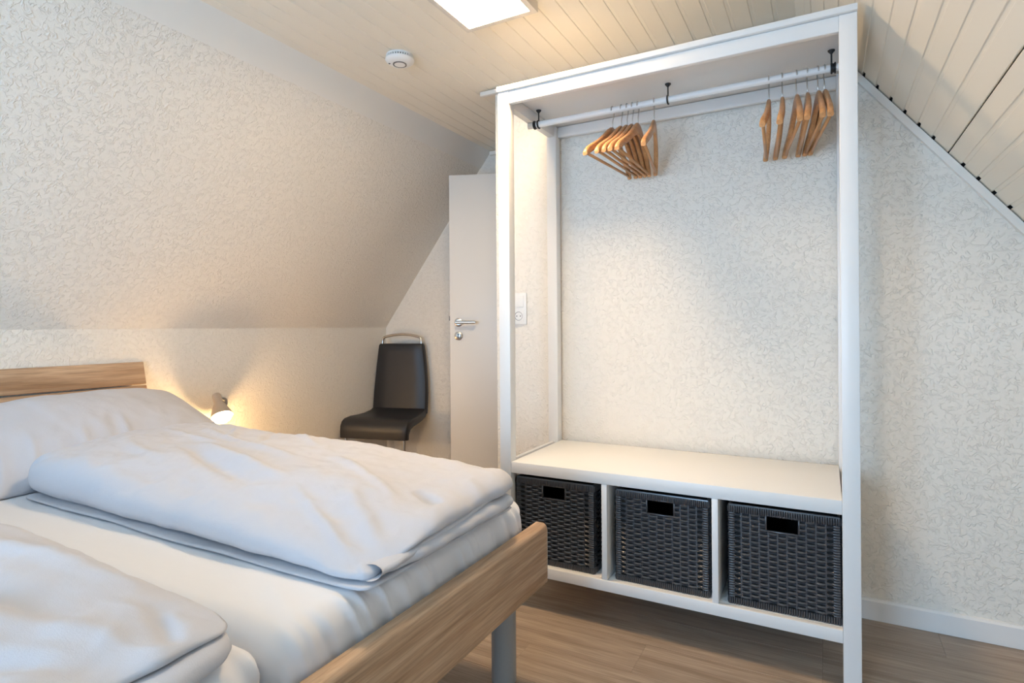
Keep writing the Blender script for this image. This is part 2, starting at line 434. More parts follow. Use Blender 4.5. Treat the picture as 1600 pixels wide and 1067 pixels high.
# rail with its three black hooks
RY, RZ, RR = 2.2, 1.921, 0.0125
rod_v = bmesh.new()
tube(rod_v, [(WL + 0.012, RY, RZ), (WR - 0.035, RY, RZ)], RR, 20)
rod = child(link('clothes_rail', rod_v, M['white_lacquer'], None, 40), wr)
sub = bmesh.new()
tube(sub, [(-0.62, RY - 0.0015, RZ - RR + 0.0005), (WR - 0.04, RY - 0.0015, RZ - RR + 0.0005)], 0.0013, 6)
link('rail_seam', sub, M['steel'], rod)
for hx in (-1.055, -0.515, 0.024):
    bm = bmesh.new()
    lathe(bm, [(0, 1.981), (0.011, 1.981), (0.011, 1.978), (0.004, 1.970), (0.0028, 1.968), (0.0028, RZ + RR + 0.004), (0, RZ + RR + 0.003)], 14, Matrix.Translation((hx, RY, 0)))
    tube(bm, [(hx, RY + (RR + 0.003) * math.sin(a), RZ + (RR + 0.003) * math.cos(a)) for a in [math.radians(d) for d in range(-215, 41, 15)]], 0.0032, 8)
    child(link('rail_hook', bm, M['black_metal'], None, 50), wr)['label'] = 'black metal hook carrying the rail'
for hx, s_ in ((WL + 0.040, 1), (WR - ST - 0.004, -1)):
    bm = bmesh.new(); lathe(bm, [(0, 0), (0.018, 0), (0.018, 0.004), (0.0145, 0.006), (0.0145, 0.011), (0.0128, 0.011)], 20, Matrix.Translation((hx - (0.0 if s_ > 0 else 0.0), RY, RZ)) @ Matrix.Rotation(s_ * PI / 2, 4, 'Y'))
    child(link('rail_flange', bm, M['black_metal'], None, 50), wr)['label'] = 'black end flange of the rail'

# ================================================================== BASKETS
BW, BH, BD = 0.316, 0.318, 0.34
def weave_panel(width, hole, name):
    bm = bmesh.new()
    bord, gap = 0.018, 0.020
    inner = width - 2 * bord
    ncol = 9; cw = (inner - 2 * gap) / ncol
    z0, z1 = 0.022, BH - 0.020
    pitch = 0.0084; nr = int((z1 - z0) / pitch); pitch = (z1 - z0) / nr
    hx0, hx1, hz0, hz1 = width / 2 - 0.044, width / 2 + 0.044, BH - 0.064, BH - 0.019
    ss = [bord - 0.004]
    ss += [bord + gap * t for t in (0.05, 0.3, 0.7, 0.95)]
    for c in range(ncol):
        for t in (0.08, 0.3, 0.5, 0.7, 0.92): ss.append(bord + gap + (c + t) * cw)
    ss += [bord + gap + inner - 2 * gap + gap * t for t in (0.05, 0.3, 0.7, 0.95)]
    ss.append(width - bord + 0.004)
    for r_ in range(nr):
        zc = z0 + (r_ + 0.5) * pitch; pc = z0 + (2 * (r_ // 2) + 1) * pitch
        prev = None
        for s_ in ss:
            ing = s_ < bord + gap or s_ > width - bord - gap
            t = 0.0
            if ing:
                e = (s_ - bord) / gap if s_ < width / 2 else (width - bord - s_) / gap
                t = max(0.0, min(1.0, 1.0 - abs(e - 0.45) * 1.5)); t = min(1, t * 1.4)
            hh = pitch * (0.50 - 0.24 * t); z = zc + (pc - zc) * 0.62 * t
            ph = (s_ - bord - gap) / cw
            d = -0.0042 * math.sin(PI * ph + PI * r_) * (0 if ing else 1)
            if hole and hx0 - 0.002 < s_ < hx1 + 0.002 and zc + pitch / 2 > hz0 and zc - pitch / 2 < hz1:
                prev = None; continue
            cur = [bm.verts.new((s_, d + 0.0018, z - hh)), bm.verts.new((s_, d - 0.0014, z)), bm.verts.new((s_, d + 0.0018, z + hh))]
            if prev:
                for k in range(2): bm.faces.new((prev[k], cur[k], cur[k + 1], prev[k + 1]))
            prev = cur
    # stakes between the columns
    for c in range(ncol + 1):
        s_ = bord + gap + c * cw
        if hole and hx0 < s_ < hx1: box(bm, s_ - 0.0022, s_ + 0.0022, -0.0008, 0.003, z0, hz0)
        else: box(bm, s_ - 0.0022, s_ + 0.0022, -0.0008, 0.003, z0, z1)
    if hole:
        for a in ((hx0 - .005, hx1 + .005, hz0 - .006, hz0), (hx0 - .005, hx1 + .005, hz1 - .001, hz1 + .004), (hx0 - .006, hx0, hz0, hz1), (hx1, hx1 + .006, hz0, hz1)):
            box(bm, a[0], a[1], -0.004, 0.004, a[2], a[3], 0.0015, 1)
    for p in bm.faces: p.smooth = True
    me = bpy.data.meshes.new(name); bm.to_mesh(me); bm.free(); me.materials.append(M['rattan']); me.set_sharp_from_angle(angle=math.radians(60)); return me
def wrap_border(width, name):
    """wound cane along the four edges of one face"""
    bm = bmesh.new(); rnd = random.Random(3)
    def seg(c, w, h, vertical):
        j = rnd.uniform(-0.0006, 0.0006)
        # half-round wrap: 6-sided bump
        n = 4
        prof = [(-w / 2, 0.004), (-w * 0.32, -0.0035 + j), (w * 0.32, -0.0035 + j), (w / 2, 0.004)]
        a = [];
        for (q, d) in prof:
            if vertical: a.append((bm.verts.new((c[0] + q, d, c[1] - h / 2)), bm.verts.new((c[0] + q, d - 0.002, c[1])), bm.verts.new((c[0] + q, d, c[1] + h / 2))))
            else: a.append((bm.verts.new((c[0] - h / 2, d, c[1] + q)), bm.verts.new((c[0], d - 0.002, c[1] + q)), bm.verts.new((c[0] + h / 2, d, c[1] + q))))
        for i_ in range(3):
            for k in range(2): bm.faces.new((a[i_][k], a[i_ + 1][k], a[i_ + 1][k + 1], a[i_][k + 1]))
    n = int(width / 0.0066)
    for i_ in range(n):
        for zc in (0.011, BH - 0.010): seg(((i_ + 0.5) * width / n, zc), width / n * 0.97, 0.021, True)
    n = int((BH - 0.04) / 0.0078)
    for i_ in range(n):
        for sc_ in (0.009, width - 0.009): seg((sc_, 0.021 + (i_ + 0.5) * (BH - 0.041) / n), (BH - 0.041) / n * 0.96, 0.018, False)
    for p in bm.faces: p.smooth = True
    bmesh.ops.recalc_face_normals(bm, faces=bm.faces)
    me = bpy.data.meshes.new(name); bm.to_mesh(me); bm.free(); me.materials.append(M['rattan']); return me
wf = weave_panel(BW, True, 'woven_front'); ws = weave_panel(BD, False, 'woven_side')
bf = wrap_border(BW, 'front_border'); bs = wrap_border(BD, 'side_border')
bm = bmesh.new()  # black box added behind the weave so its gaps look shaded
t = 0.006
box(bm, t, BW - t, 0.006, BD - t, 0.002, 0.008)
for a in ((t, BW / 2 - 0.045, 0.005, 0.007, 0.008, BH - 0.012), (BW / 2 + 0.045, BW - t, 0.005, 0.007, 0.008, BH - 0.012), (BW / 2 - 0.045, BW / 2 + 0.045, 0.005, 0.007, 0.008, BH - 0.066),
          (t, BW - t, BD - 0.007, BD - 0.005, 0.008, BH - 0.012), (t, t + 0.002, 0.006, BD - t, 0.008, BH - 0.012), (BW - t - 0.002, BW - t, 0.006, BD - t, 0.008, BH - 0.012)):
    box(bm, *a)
shade_lining_me = bpy.data.meshes.new('shade_lining'); bm.to_mesh(shade_lining_me); bm.free(); shade_lining_me.materials.append(M['shade_lining'])
bm = bmesh.new()
for (x_, y_) in ((0.004, 0.004), (BW - 0.004, 0.004), (0.004, BD - 0.004), (BW - 0.004, BD - 0.004)):
    tube(bm, [(x_, y_, 0.0), (x_, y_, BH)], 0.006, 8)
tube(bm, [(0.004, 0.004, BH), (BW - .004, 0.004, BH), (BW - .004, BD - .004, BH), (.004, BD - .004, BH), (.004, .004, BH)], 0.0055, 8)
frame_me = bpy.data.meshes.new('basket_frame'); bm.to_mesh(frame_me); bm.free(); frame_me.materials.append(M['rattan'])
GB = 'rattan baskets in the wardrobe base'
for x0, lab in ((-1.060, 'black woven rattan basket nearest the bed, partly hidden by the mattress corner'),
                (-0.660, 'black woven rattan basket in the middle bay of the wardrobe base'),
                (-0.280, 'black woven rattan basket in the right bay next to the white corner post')):
    bk = empty('rattan_basket', (x0, YF + 0.03, ZB1 - 0.0035), lab, 'basket', GB)
    for me, loc, rz in ((wf, (0, 0, 0), 0), (ws, (BW, 0, 0), PI / 2), (wf, (BW, BD, 0), PI), (ws, (0, BD, 0), -PI / 2),
                        (bf, (0, 0, 0), 0), (bs, (BW, 0, 0), PI / 2), (bf, (BW, BD, 0), PI), (bs, (0, BD, 0), -PI / 2), (shade_lining_me, (0, 0, 0), 0), (frame_me, (0, 0, 0), 0)):
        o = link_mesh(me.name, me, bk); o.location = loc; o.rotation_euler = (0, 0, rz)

# ================================================================== HANGERS
def hanger_meshes():
    # local frame: rail centre at origin, y along the hanger, -z down
    bm = bmesh.new()
    zs = [(0.0, -0.092, 0.046), (0.02, -0.096, 0.048), (0.045, -0.108, 0.042), (0.08, -0.131, 0.034), (0.12, -0.158, 0.030), (0.16, -0.181, 0.031), (0.19, -0.199, 0.031), (0.206, -0.211, 0.028), (0.214, -0.218, 0.017)]
    path = [(-a, b, c) for a, b, c in zs[:0:-1]] + zs
    rings = []
    for (yy, zz, hh) in path:
        bow = -0.016 * (abs(yy) / 0.21) ** 2
        tk = 0.0068 + 0.0022 * math.sin(min(1, abs(yy) / 0.16) * PI / 2)
        hh *= 0.5
        ring = []
        for k in range(12):
            a = 2 * PI * k / 12
            cx_, cz_ = math.cos(a), math.sin(a)
            sx = math.copysign(abs(cx_) ** 0.6, cx_) * tk; sz = math.copysign(abs(cz_) ** 0.6, cz_) * hh
            ring.append(bm.verts.new((bow + sx, yy, zz + sz)))
        rings.append(ring)
    for a, b in zip(rings, rings[1:]):
        for k in range(12): bm.faces.new((a[k], a[(k + 1) % 12], b[(k + 1) % 12], b[k]))
    bm.faces.new(rings[0][::-1]); bm.faces.new(rings[-1])
    bmesh.ops.recalc_face_normals(bm, faces=bm.faces)
    for p in bm.faces: p.smooth = True
    arms = bpy.data.meshes.new('shoulder'); bm.to_mesh(arms); bm.free(); arms.materials.append(M['hanger_wood']); arms.set_sharp_from_angle(angle=math.radians(50))
    bm = bmesh.new(); tube(bm, [(-0.0142, -0.198, -0.216), (-0.0142, 0.198, -0.216)], 0.0055, 10)
    for p in bm.faces: p.smooth = True
    bar = bpy.data.meshes.new('trouser_bar'); bm.to_mesh(bar); bm.free(); bar.materials.append(M['hanger_wood'])
    bm = bmesh.new(); R_ = RR + 0.0024
    pts = [(0, -R_ * math.sin(math.radians(a)), R_ * math.cos(math.radians(a))) for a in range(110, -111, -14)]
    pts = [p for p in pts]
    pts += [(0, 0.011, -0.022), (0, 0.004, -0.034), (0, 0.0, -0.046), (0, 0, -0.075)]
    tube(bm, pts, 0.0022, 8)
    for p in bm.faces: p.smooth = True
    hk = bpy.data.meshes.new('hook'); bm.to_mesh(hk); bm.free(); hk.materials.append(M['steel'])
    return arms, bar, hk
hm = hanger_meshes()
ordn = ['leftmost', 'second from left', 'third from left', 'fourth from left', 'fifth from left', 'rightmost']
left_x = [-0.732, -0.696, -0.673, -0.652, -0.630, -0.568]; left_r = [-5, -2.5, -1.5, -1, 0, 9]
right_x = [-0.167, -0.125, -0.081, -0.048, -0.016, 0.003]; right_r = [3.5, 5.5, 9, 5.5, 8, 8.5]
for grp, xs, rs in (('left', left_x, left_r), ('right', right_x, right_r)):
    for i_, (hx, rz) in enumerate(zip(xs, rs)):
        side = 'wide-fanned cluster by the middle hook' if grp == 'left' else 'edge-on cluster by the right corner post'
        h_ = empty('clothes_hanger', (hx, RY, RZ), f'wooden hanger, {ordn[i_]} in the {side}', 'hanger', 'wooden hangers on the clothes rail', math.radians(rz))
        for me in hm: link_mesh(me.name, me, h_)

# ================================================================== CEILING LAMP
LX0, LX1, LY0, LY1, LZ = -1.202, -0.902, 1.580, 1.880, 2.2005
lamp = empty('ceiling_lamp', ((LX0 + LX1) / 2, (LY0 + LY1) / 2, ZC), 'square flat ceiling lamp glowing white on the boarded ceiling', 'lamp')
bm = bmesh.new(); rim = 0.022
for a in ((LX0, LX1, LY0, LY0 + rim), (LX0, LX1, LY1 - rim, LY1), (LX0, LX0 + rim, LY0 + rim, LY1 - rim), (LX1 - rim, LX1, LY0 + rim, LY1 - rim)):
    box(bm, a[0], a[1], a[2], a[3], LZ, ZC - 0.0005)
child(link('lamp_frame', bm, M['lamp_frame']), lamp)
child(boxobj('diffuser', (LX0 + rim, LX1 - rim, LY0 + rim, LY1 - rim, LZ + 0.004, LZ + 0.009), M['panel_light']), lamp)

# ================================================================== SMOKE DETECTOR
sd = empty('smoke_detector', (-1.60, 1.962, ZC), 'round white smoke detector on the boarded ceiling', 'smoke detector')
def sdpart(name, prof, mat, n=40, sm=40, extra=None):
    bm = bmesh.new(); lathe(bm, prof, n)
    if extra: extra(bm)
    o = link(name, bm, mat, sd, sm); return o
sdpart('mounting_base', [(0, 0), (0.057, 0), (0.057, -0.007), (0, -0.007)], M['white_plastic'])
sdpart('sensor_ring', [(0, -0.007), (0.053, -0.007), (0.053, -0.017), (0, -0.017)], M['grey_plastic'])
bm = bmesh.new()
for k in range(34):
    a = 2 * PI * k / 34; box(bm, 0.0525, 0.0590, -0.0024, 0.0024, -0.0175, -0.0065, rot=Matrix.Rotation(a, 3, 'Z'))
link('sensor_grille', bm, M['white_plastic'], sd)['kind'] = 'stuff'
sdpart('cover', [(0.0, -0.017), (0.0605, -0.017), (0.0615, -0.020), (0.058, -0.027), (0.046, -0.034), (0.033, -0.037), (0, -0.0375)], M['white_plastic'])
sdpart('button_ring', [(0.0235, -0.0365), (0.0295, -0.0365), (0.0295, -0.0393), (0.0235, -0.0393)], M['grey_plastic'], 32)
sdpart('test_button', [(0.0, -0.0365), (0.0230, -0.0365), (0.0230, -0.0395), (0, -0.0402)], M['white_plastic'], 32)
bm = bmesh.new(); box(bm, -0.040, -0.033, -0.0265, -0.0215, -0.0365, -0.030); link('indicator', bm, M['black_metal'], sd)

# ================================================================== SWITCH AND SOCKET
PX, PZ = -1.2935, 1.1575
sw = empty('switch_socket_plate', (PX, YG, PZ), 'white double plate with light switch above a power socket', 'socket')
boxo = child(boxobj('plate', (PX - 0.0405, PX + 0.0405, YG - 0.010, YG - 0.0005, PZ - 0.0755, PZ + 0.0755), M['white_plastic'], None, 0.003), sw)
child(boxobj('rocker', (PX - 0.0275, PX + 0.0275, YG - 0.0135, YG - 0.009, PZ + 0.0075, PZ + 0.0635), M['white_plastic'], None, 0.0015), sw)
bm = bmesh.new()
box(bm, PX - 0.0275, PX + 0.0275, YG - 0.0115, YG - 0.009, PZ - 0.0635, PZ - 0.0075, 0.001)
child(link('socket_insert', bm, M['white_plastic']), sw)
bm = bmesh.new()
lathe(bm, [(0.0215, 0.0005), (0.0195, 0.001), (0.0185, -0.0015), (0, -0.0015)], 28, Matrix.Translation((PX, YG - 0.0125, PZ - 0.0355)) @ Matrix.Rotation(PI / 2, 4, 'X'))
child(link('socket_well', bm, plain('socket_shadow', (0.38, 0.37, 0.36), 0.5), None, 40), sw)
for dx in (-0.0095, 0.0095):
    bm = bmesh.new(); lathe(bm, [(0, 0), (0.0026, 0), (0.0026, -0.002), (0, -0.002)], 12, Matrix.Translation((PX + dx, YG - 0.0125, PZ - 0.0355)) @ Matrix.Rotation(PI / 2, 4, 'X'))
    child(link('pin_hole', bm, M['black_metal']), sw)

# ================================================================== DOOR LEAF (standing open in the niche)
DW, DH, DT = 0.655, 2.003, 0.040
door = struct(empty('door_1', (XP - 0.012, 3.212, 0.006), rz=math.atan2(-0.355, -0.935)))
# local: x from the hinge towards the handle edge, visible face at +y
bm = bmesh.new(); box(bm, 0, DW, -DT / 2, DT / 2, 0, DH, 0.002)
link('leaf', bm, M['door_white'], door, 35)
def dpart(name, bm, mat, sm=40): return link(name, bm, mat, door, sm)
RXL = Matrix.Rotation(-PI / 2, 4, 'X')
hx_, hz_ = DW - 0.054, 1.095
bm = bmesh.new(); lathe(bm, [(0, 0), (0.0255, 0), (0.0255, 0.007), (0.023, 0.009), (0.010, 0.009), (0.010, 0.045), (0, 0.045)], 28, Matrix.Translation((hx_, DT / 2, hz_)) @ RXL)
hd = dpart('handle', bm, M['steel'])
bm = bmesh.new(); tube(bm, [(hx_ + 0.009, DT / 2 + 0.046, hz_), (hx_ - 0.115, DT / 2 + 0.046, hz_)], 0.0098, 16)
link('lever', bm, M['steel'], hd, 40)
bm = bmesh.new(); lathe(bm, [(0, 0), (0.0255, 0), (0.0255, 0.007), (0.023, 0.009), (0, 0.009)], 28, Matrix.Translation((hx_, DT / 2, hz_ - 0.083)) @ RXL)
ky = dpart('key_rose', bm, M['steel'])
bm = bmesh.new(); box(bm, hx_ - 0.0035, hx_ + 0.0035, DT / 2 + 0.0085, DT / 2 + 0.0098, hz_ - 0.096, hz_ - 0.070); link('keyhole', bm, M['black_metal'], ky)
bm = bmesh.new(); box(bm, DW - 0.001, DW + 0.009, -0.009, 0.009, hz_ + 0.012, hz_ + 0.040); dpart('latch', bm, M['grey_plastic'], None)

# ================================================================== CHAIR
chair = empty('cantilever_chair', (-2.540, 2.822, 0), 'black leather cantilever chair with chrome frame standing in the niche corner', 'chair', rz=math.radians(13.5))
# local: x = width, -y = front; seat front edge at y=0, back at y=+0.41
SWD = 0.236
top = [(0.400, 0.540), (0.375, 0.514), (0.34, 0.501), (0.26, 0.490), (0.18, 0.487), (0.10, 0.489), (0.045, 0.484), (0.012, 0.468), (-0.006, 0.440), (-0.010, 0.405), (-0.008, 0.362)]
bot = [(0.032, 0.356), (0.040, 0.390), (0.062, 0.418), (0.12, 0.428), (0.23, 0.430), (0.32, 0.436), (0.375, 0.452), (0.41, 0.482)]
prof = top + bot
bm = bmesh.new()
def smooth01(a, b, t):
    t = max(0, min(1, (t - a) / (b - a))); return t * t * (3 - 2 * t)
cols = [-1, -0.985, -0.94, -0.8, -0.4, 0, 0.4, 0.8, 0.94, 0.985, 1]
rings = []
cy_, cz_ = 0.2, 0.46
for c in cols:
    ins = {1: 0.012, 0.985: 0.004}.get(abs(c), 0.0)
    ring = []
    for k, (yy, zz) in enumerate(prof):
        # inset outline towards the inside near the side edges (rounded cushion edge)
        a = Vector(prof[k - 1]); b_ = Vector(prof[(k + 1) % len(prof)]); tn = (b_ - a).normalized(); nrm2 = Vector((tn.y, -tn.x))
        q = Vector((yy, zz)) + Vector((-tn.y, tn.x)) * ins
        ring.append((c * (SWD - 0.034 * smooth01(0.05, 0.38, q.x)), q.x, q.y))
    rings.append([bm.verts.new(p) for p in ring])
np_ = len(prof)
for a, b_ in zip(rings, rings[1:]):
    for k in range(np_): bm.faces.new((a[k], a[(k + 1) % np_], b_[(k + 1) % np_], b_[k]))
bm.faces.new(rings[0]); bm.faces.new(rings[-1][::-1])
seat = link('seat', bm, M['leather'], chair, 45)
bm = bmesh.new()
# backrest: tapered slab, slightly curved and leaning back
zz_ = [0.475, 0.50, 0.54, 0.62, 0.72, 0.82, 0.90, 0.945, 0.957, 0.960]
rings = []
for z_ in zz_:
    f = (z_ - 0.475) / 0.485
    hw = 0.204 + 0.006 * math.sin(f * PI) - 0.036 * f ** 1.5
    yc = 0.388 + 0.036 * f + 0.012 * math.sin(f * PI)
    th = 0.024
    e = 0.0
    if z_ > 0.95: e = (z_ - 0.95) / 0.010; th *= math.sqrt(max(0.05, 1 - e * e)); hw -= 0.004 * e
    ring = []
    for (sx, sy) in ((-1, -0.3), (-0.985, -0.75), (-0.95, -1), (-0.5, -1.08), (0, -1.1), (0.5, -1.08), (0.95, -1), (0.985, -0.75), (1, -0.3), (1, 0.5), (0.97, 1), (0, 1), (-0.97, 1), (-1, 0.5)):
        ring.append(bm.verts.new((hw * sx, yc + th * sy, z_)))
    rings.append(ring)
n_ = len(rings[0])
for a, b_ in zip(rings, rings[1:]):
    for k in range(n_): bm.faces.new((a[k], a[(k + 1) % n_], b_[(k + 1) % n_], b_[k]))
bm.faces.new(rings[0][::-1]); bm.faces.new(rings[-1])
link('backrest', bm, M['leather'], chair, 50)
bm = bmesh.new()
hp = [(-0.150, 0.424, 0.93), (-0.149, 0.426, 0.975), (-0.144, 0.427, 0.997), (-0.134, 0.428, 1.005)]
for k in range(1, 12):
    u = -0.134 + 0.268 * k / 12; hp.append((u, 0.428, 1.005 + 0.020 * (1 - (u / 0.134) ** 2)))
hp += [(0.134, 0.428, 1.005), (0.144, 0.427, 0.997), (0.149, 0.426, 0.975), (0.150, 0.424, 0.93)]
tube(bm, hp, 0.0092, 10)
link('grip_bar', bm, M['chrome'], chair, 60)
for s_ in (-1, 1):
    bm = bmesh.new(); xx = s_ * 0.206
    pts = [(xx, 0.02, 0.40), (xx, 0.016, 0.30), (xx, 0.016, 0.05)] + [(xx, 0.046 - 0.03 * math.cos(a), 0.042 - 0.03 * math.sin(a)) for a in [0.3, 0.7, 1.1, 1.5]] + [(xx, 0.20, 0.0115), (xx, 0.33, 0.0115)]
    tube(bm, pts, 0.011, 12)
    link('leg', bm, M['chrome'], chair, 60)
bm = bmesh.new(); tube(bm, [(-0.206, 0.33, 0.0115), (0.206, 0.33, 0.0115)], 0.011, 12); link('floor_bar', bm, M['chrome'], chair, 60)

# ================================================================== BED
BX0, BX1 = -0.742, -2.83      # foot face, head
BY0, BY1 = -0.30, 1.588
bed = empty('double_bed', ((BX0 + BX1) / 2, (BY0 + BY1) / 2, 0), 'double bed with oak-look frame and round grey legs', 'bed')
# footboard: rounded top edge, edge strip at the end
bm = bmesh.new()
FT = 0.042; FZ0, FZ1 = 0.296, 0.476
pr = [(BX0 - FT, FZ0 + 0.004), (BX0 - FT + 0.004, FZ0), (BX0 - 0.006, FZ0), (BX0, FZ0 + 0.006)] + [(BX0 - 0.016 + 0.016 * math.cos(a), FZ1 - 0.016 + 0.016 * math.sin(a)) for a in [0, 0.4, 0.8, 1.2, PI / 2]] + [(BX0 - FT + 0.006, FZ1), (BX0 - FT, FZ1 - 0.006)]
prism(bm, pr, BY0, BY1 - 0.003)
child(link('footboard', bm, M['oak_y'], None, 30), bed)
bm = bmesh.new(); prism(bm, [(BX0 - FT, FZ0 + 0.02), (BX0 - FT + 0.004, FZ0 + 0.001), (BX0 - 0.004, FZ0 + 0.001), (BX0 - 0.0005, FZ0 + 0.02), (BX0 - 0.0005, FZ1 - 0.02), (BX0 - 0.010, FZ1 - 0.004), (BX0 - FT + 0.006, FZ1 - 0.001), (BX0 - FT, FZ1 - 0.007)], BY1 - 0.003, BY1)
child(link('edge_band', bm, M['edge_strip']), bed)
for yy in (BY0 + 0.006, BY1 - 0.030):
    child(boxobj('side_rail', (BX1 + 0.08, BX0 - FT, yy, yy + 0.024, 0.30, 0.44), M['oak_x'], None, 0.003), bed)
for yy in (BY1 - 0.065, BY0 + 0.065):
    for xx in (BX0 - 0.118, BX1 + 0.20):
        bm = bmesh.new(); lathe(bm, [(0, 0.006), (0.0375, 0.006), (0.0375, 0.33), (0, 0.33)], 32, Matrix.Translation((xx, yy, 0)))
        lg = child(link('leg', bm, M['grey_leg'], None, 40), bed)
        bm = bmesh.new(); lathe(bm, [(0, 0.0), (0.034, 0.0), (0.035, 0.006), (0, 0.006)], 32, Matrix.Translation((xx, yy, 0)))
        gl = link('glide', bm, M['rubber'], lg, 40)
# headboard: two leaning planks
lean = math.radians(13)
for (zb, zt) in ((0.815, 0.918), (0.690, 0.8085), (0.565, 0.6835)):
    bm = bmesh.new()
    def hb(z_, off): return (-2.842 + (0.918 - z_) * math.tan(lean) + off, z_)
    c = 0.003
    prism(bm, [hb(zb, -0.022), hb(zb, -c), hb(zb + c, 0), hb(zt - c, 0), hb(zt, -c), hb(zt, -0.010)], BY0, BY1 - 0.008)
    child(link('headboard_plank', bm, M['oak_y'], None, 30), bed)
for yy in (BY0 + 0.35, BY1 - 0.38):
    bm = bmesh.new(); prism(bm, [(-2.838, 0.0), (-2.80, 0.0), (-2.795, 0.56), (-2.838, 0.76), (-2.847, 0.76), (-2.838, 0.56)], yy, yy + 0.05)
    child(link('headboard_post', bm, M['grey_leg']), bed)
for k in range(12):
    xx = BX0 - 0.14 - k * 0.162
    child(boxobj('slat', (xx - 0.06, xx, BY0 + 0.03, BY1 - 0.03, 0.352, 0.362), M['oak_y']), bed)

# ---- cloth helpers
def fbm(p, oct=4):
    return mn.fractal(p, 1.0, 2.0, oct, noise_basis='PERLIN_ORIGINAL')
def crease(x, y, ax, ay, bx, by, w):
    """signed-profile crease along a segment: 1 on the line, fading to the ends"""
    dx, dy = bx - ax, by - ay; L2 = dx * dx + dy * dy
    t = ((x - ax) * dx + (y - ay) * dy) / L2
    tc = max(0, min(1, t)); px, py = ax + dx * tc, ay + dy * tc
    d = math.hypot(x - px, y - py) / w
    return math.exp(-d * d) * (math.sin(PI * max(0.0, min(1.0, (t + 0.08) / 1.16))) ** 0.5)
def spaced(n):
    return [-math.cos(PI * i_ / n) * 0.55 + (2 * i_ / n - 1) * 0.45 for i_ in range(n + 1)]
def slab(name, x0, x1, y0, y1, top_fn, bot_fn, mat, parent=None, nu=120, nv=70, p=0.08, jitter=None, edge=2.0, po=12):
    """closed cloth body: top and bottom sheet meeting in a rounded edge"""
    bm = bmesh.new(); U = spaced(nu); V = spaced(nv); tops = []; bots = []
    for a in U:
        rt, rb = [], []
        for b_ in V:
            rho = max(abs(a), abs(b_)); sm = (abs(a) ** po + abs(b_) ** po) ** (1 / po)
            q_ = rho / sm if sm > 1e-9 else 1.0
            x_ = (x0 + x1) / 2 + a * q_ * (x1 - x0) / 2; y_ = (y0 + y1) / 2 + b_ * q_ * (y1 - y0) / 2
            # distance to the outline in metres decides the rounding of the edge
            dm = min((1 - abs(a)) * (x1 - x0) / 2, (1 - abs(b_)) * (y1 - y0) / 2)
            tt = max(0.0, 1 - dm / p); e = (1 - tt ** 2.0) ** (1 / edge) if tt < 1 else 0.0
            if jitter:
                jx, jy = jitter(x_, y_, a, b_); x_ += jx; y_ += jy
            zt, zb = top_fn(x_, y_), bot_fn(x_, y_)
            zm = zb + (zt - zb) * 0.40
            rt.append(bm.verts.new((x_, y_, zm + (zt - zm) * e)))
            on_edge = a in (U[0], U[-1]) or b_ in (V[0], V[-1])
            rb.append(rt[-1] if on_edge else bm.verts.new((x_, y_, zm - (zm - zb) * e)))
        tops.append(rt); bots.append(rb)
    for i_ in range(nu):
        for j_ in range(nv):
            bm.faces.new((tops[i_][j_], tops[i_ + 1][j_], tops[i_ + 1][j_ + 1], tops[i_][j_ + 1]))
            q = (bots[i_][j_], bots[i_][j_ + 1], bots[i_ + 1][j_ + 1], bots[i_ + 1][j_])
            if len(set(q)) == 4 and q != (tops[i_][j_], tops[i_][j_ + 1], tops[i_ + 1][j_ + 1], tops[i_ + 1][j_]): bm.faces.new(q)
    return link(name, bm, mat, parent, 180)

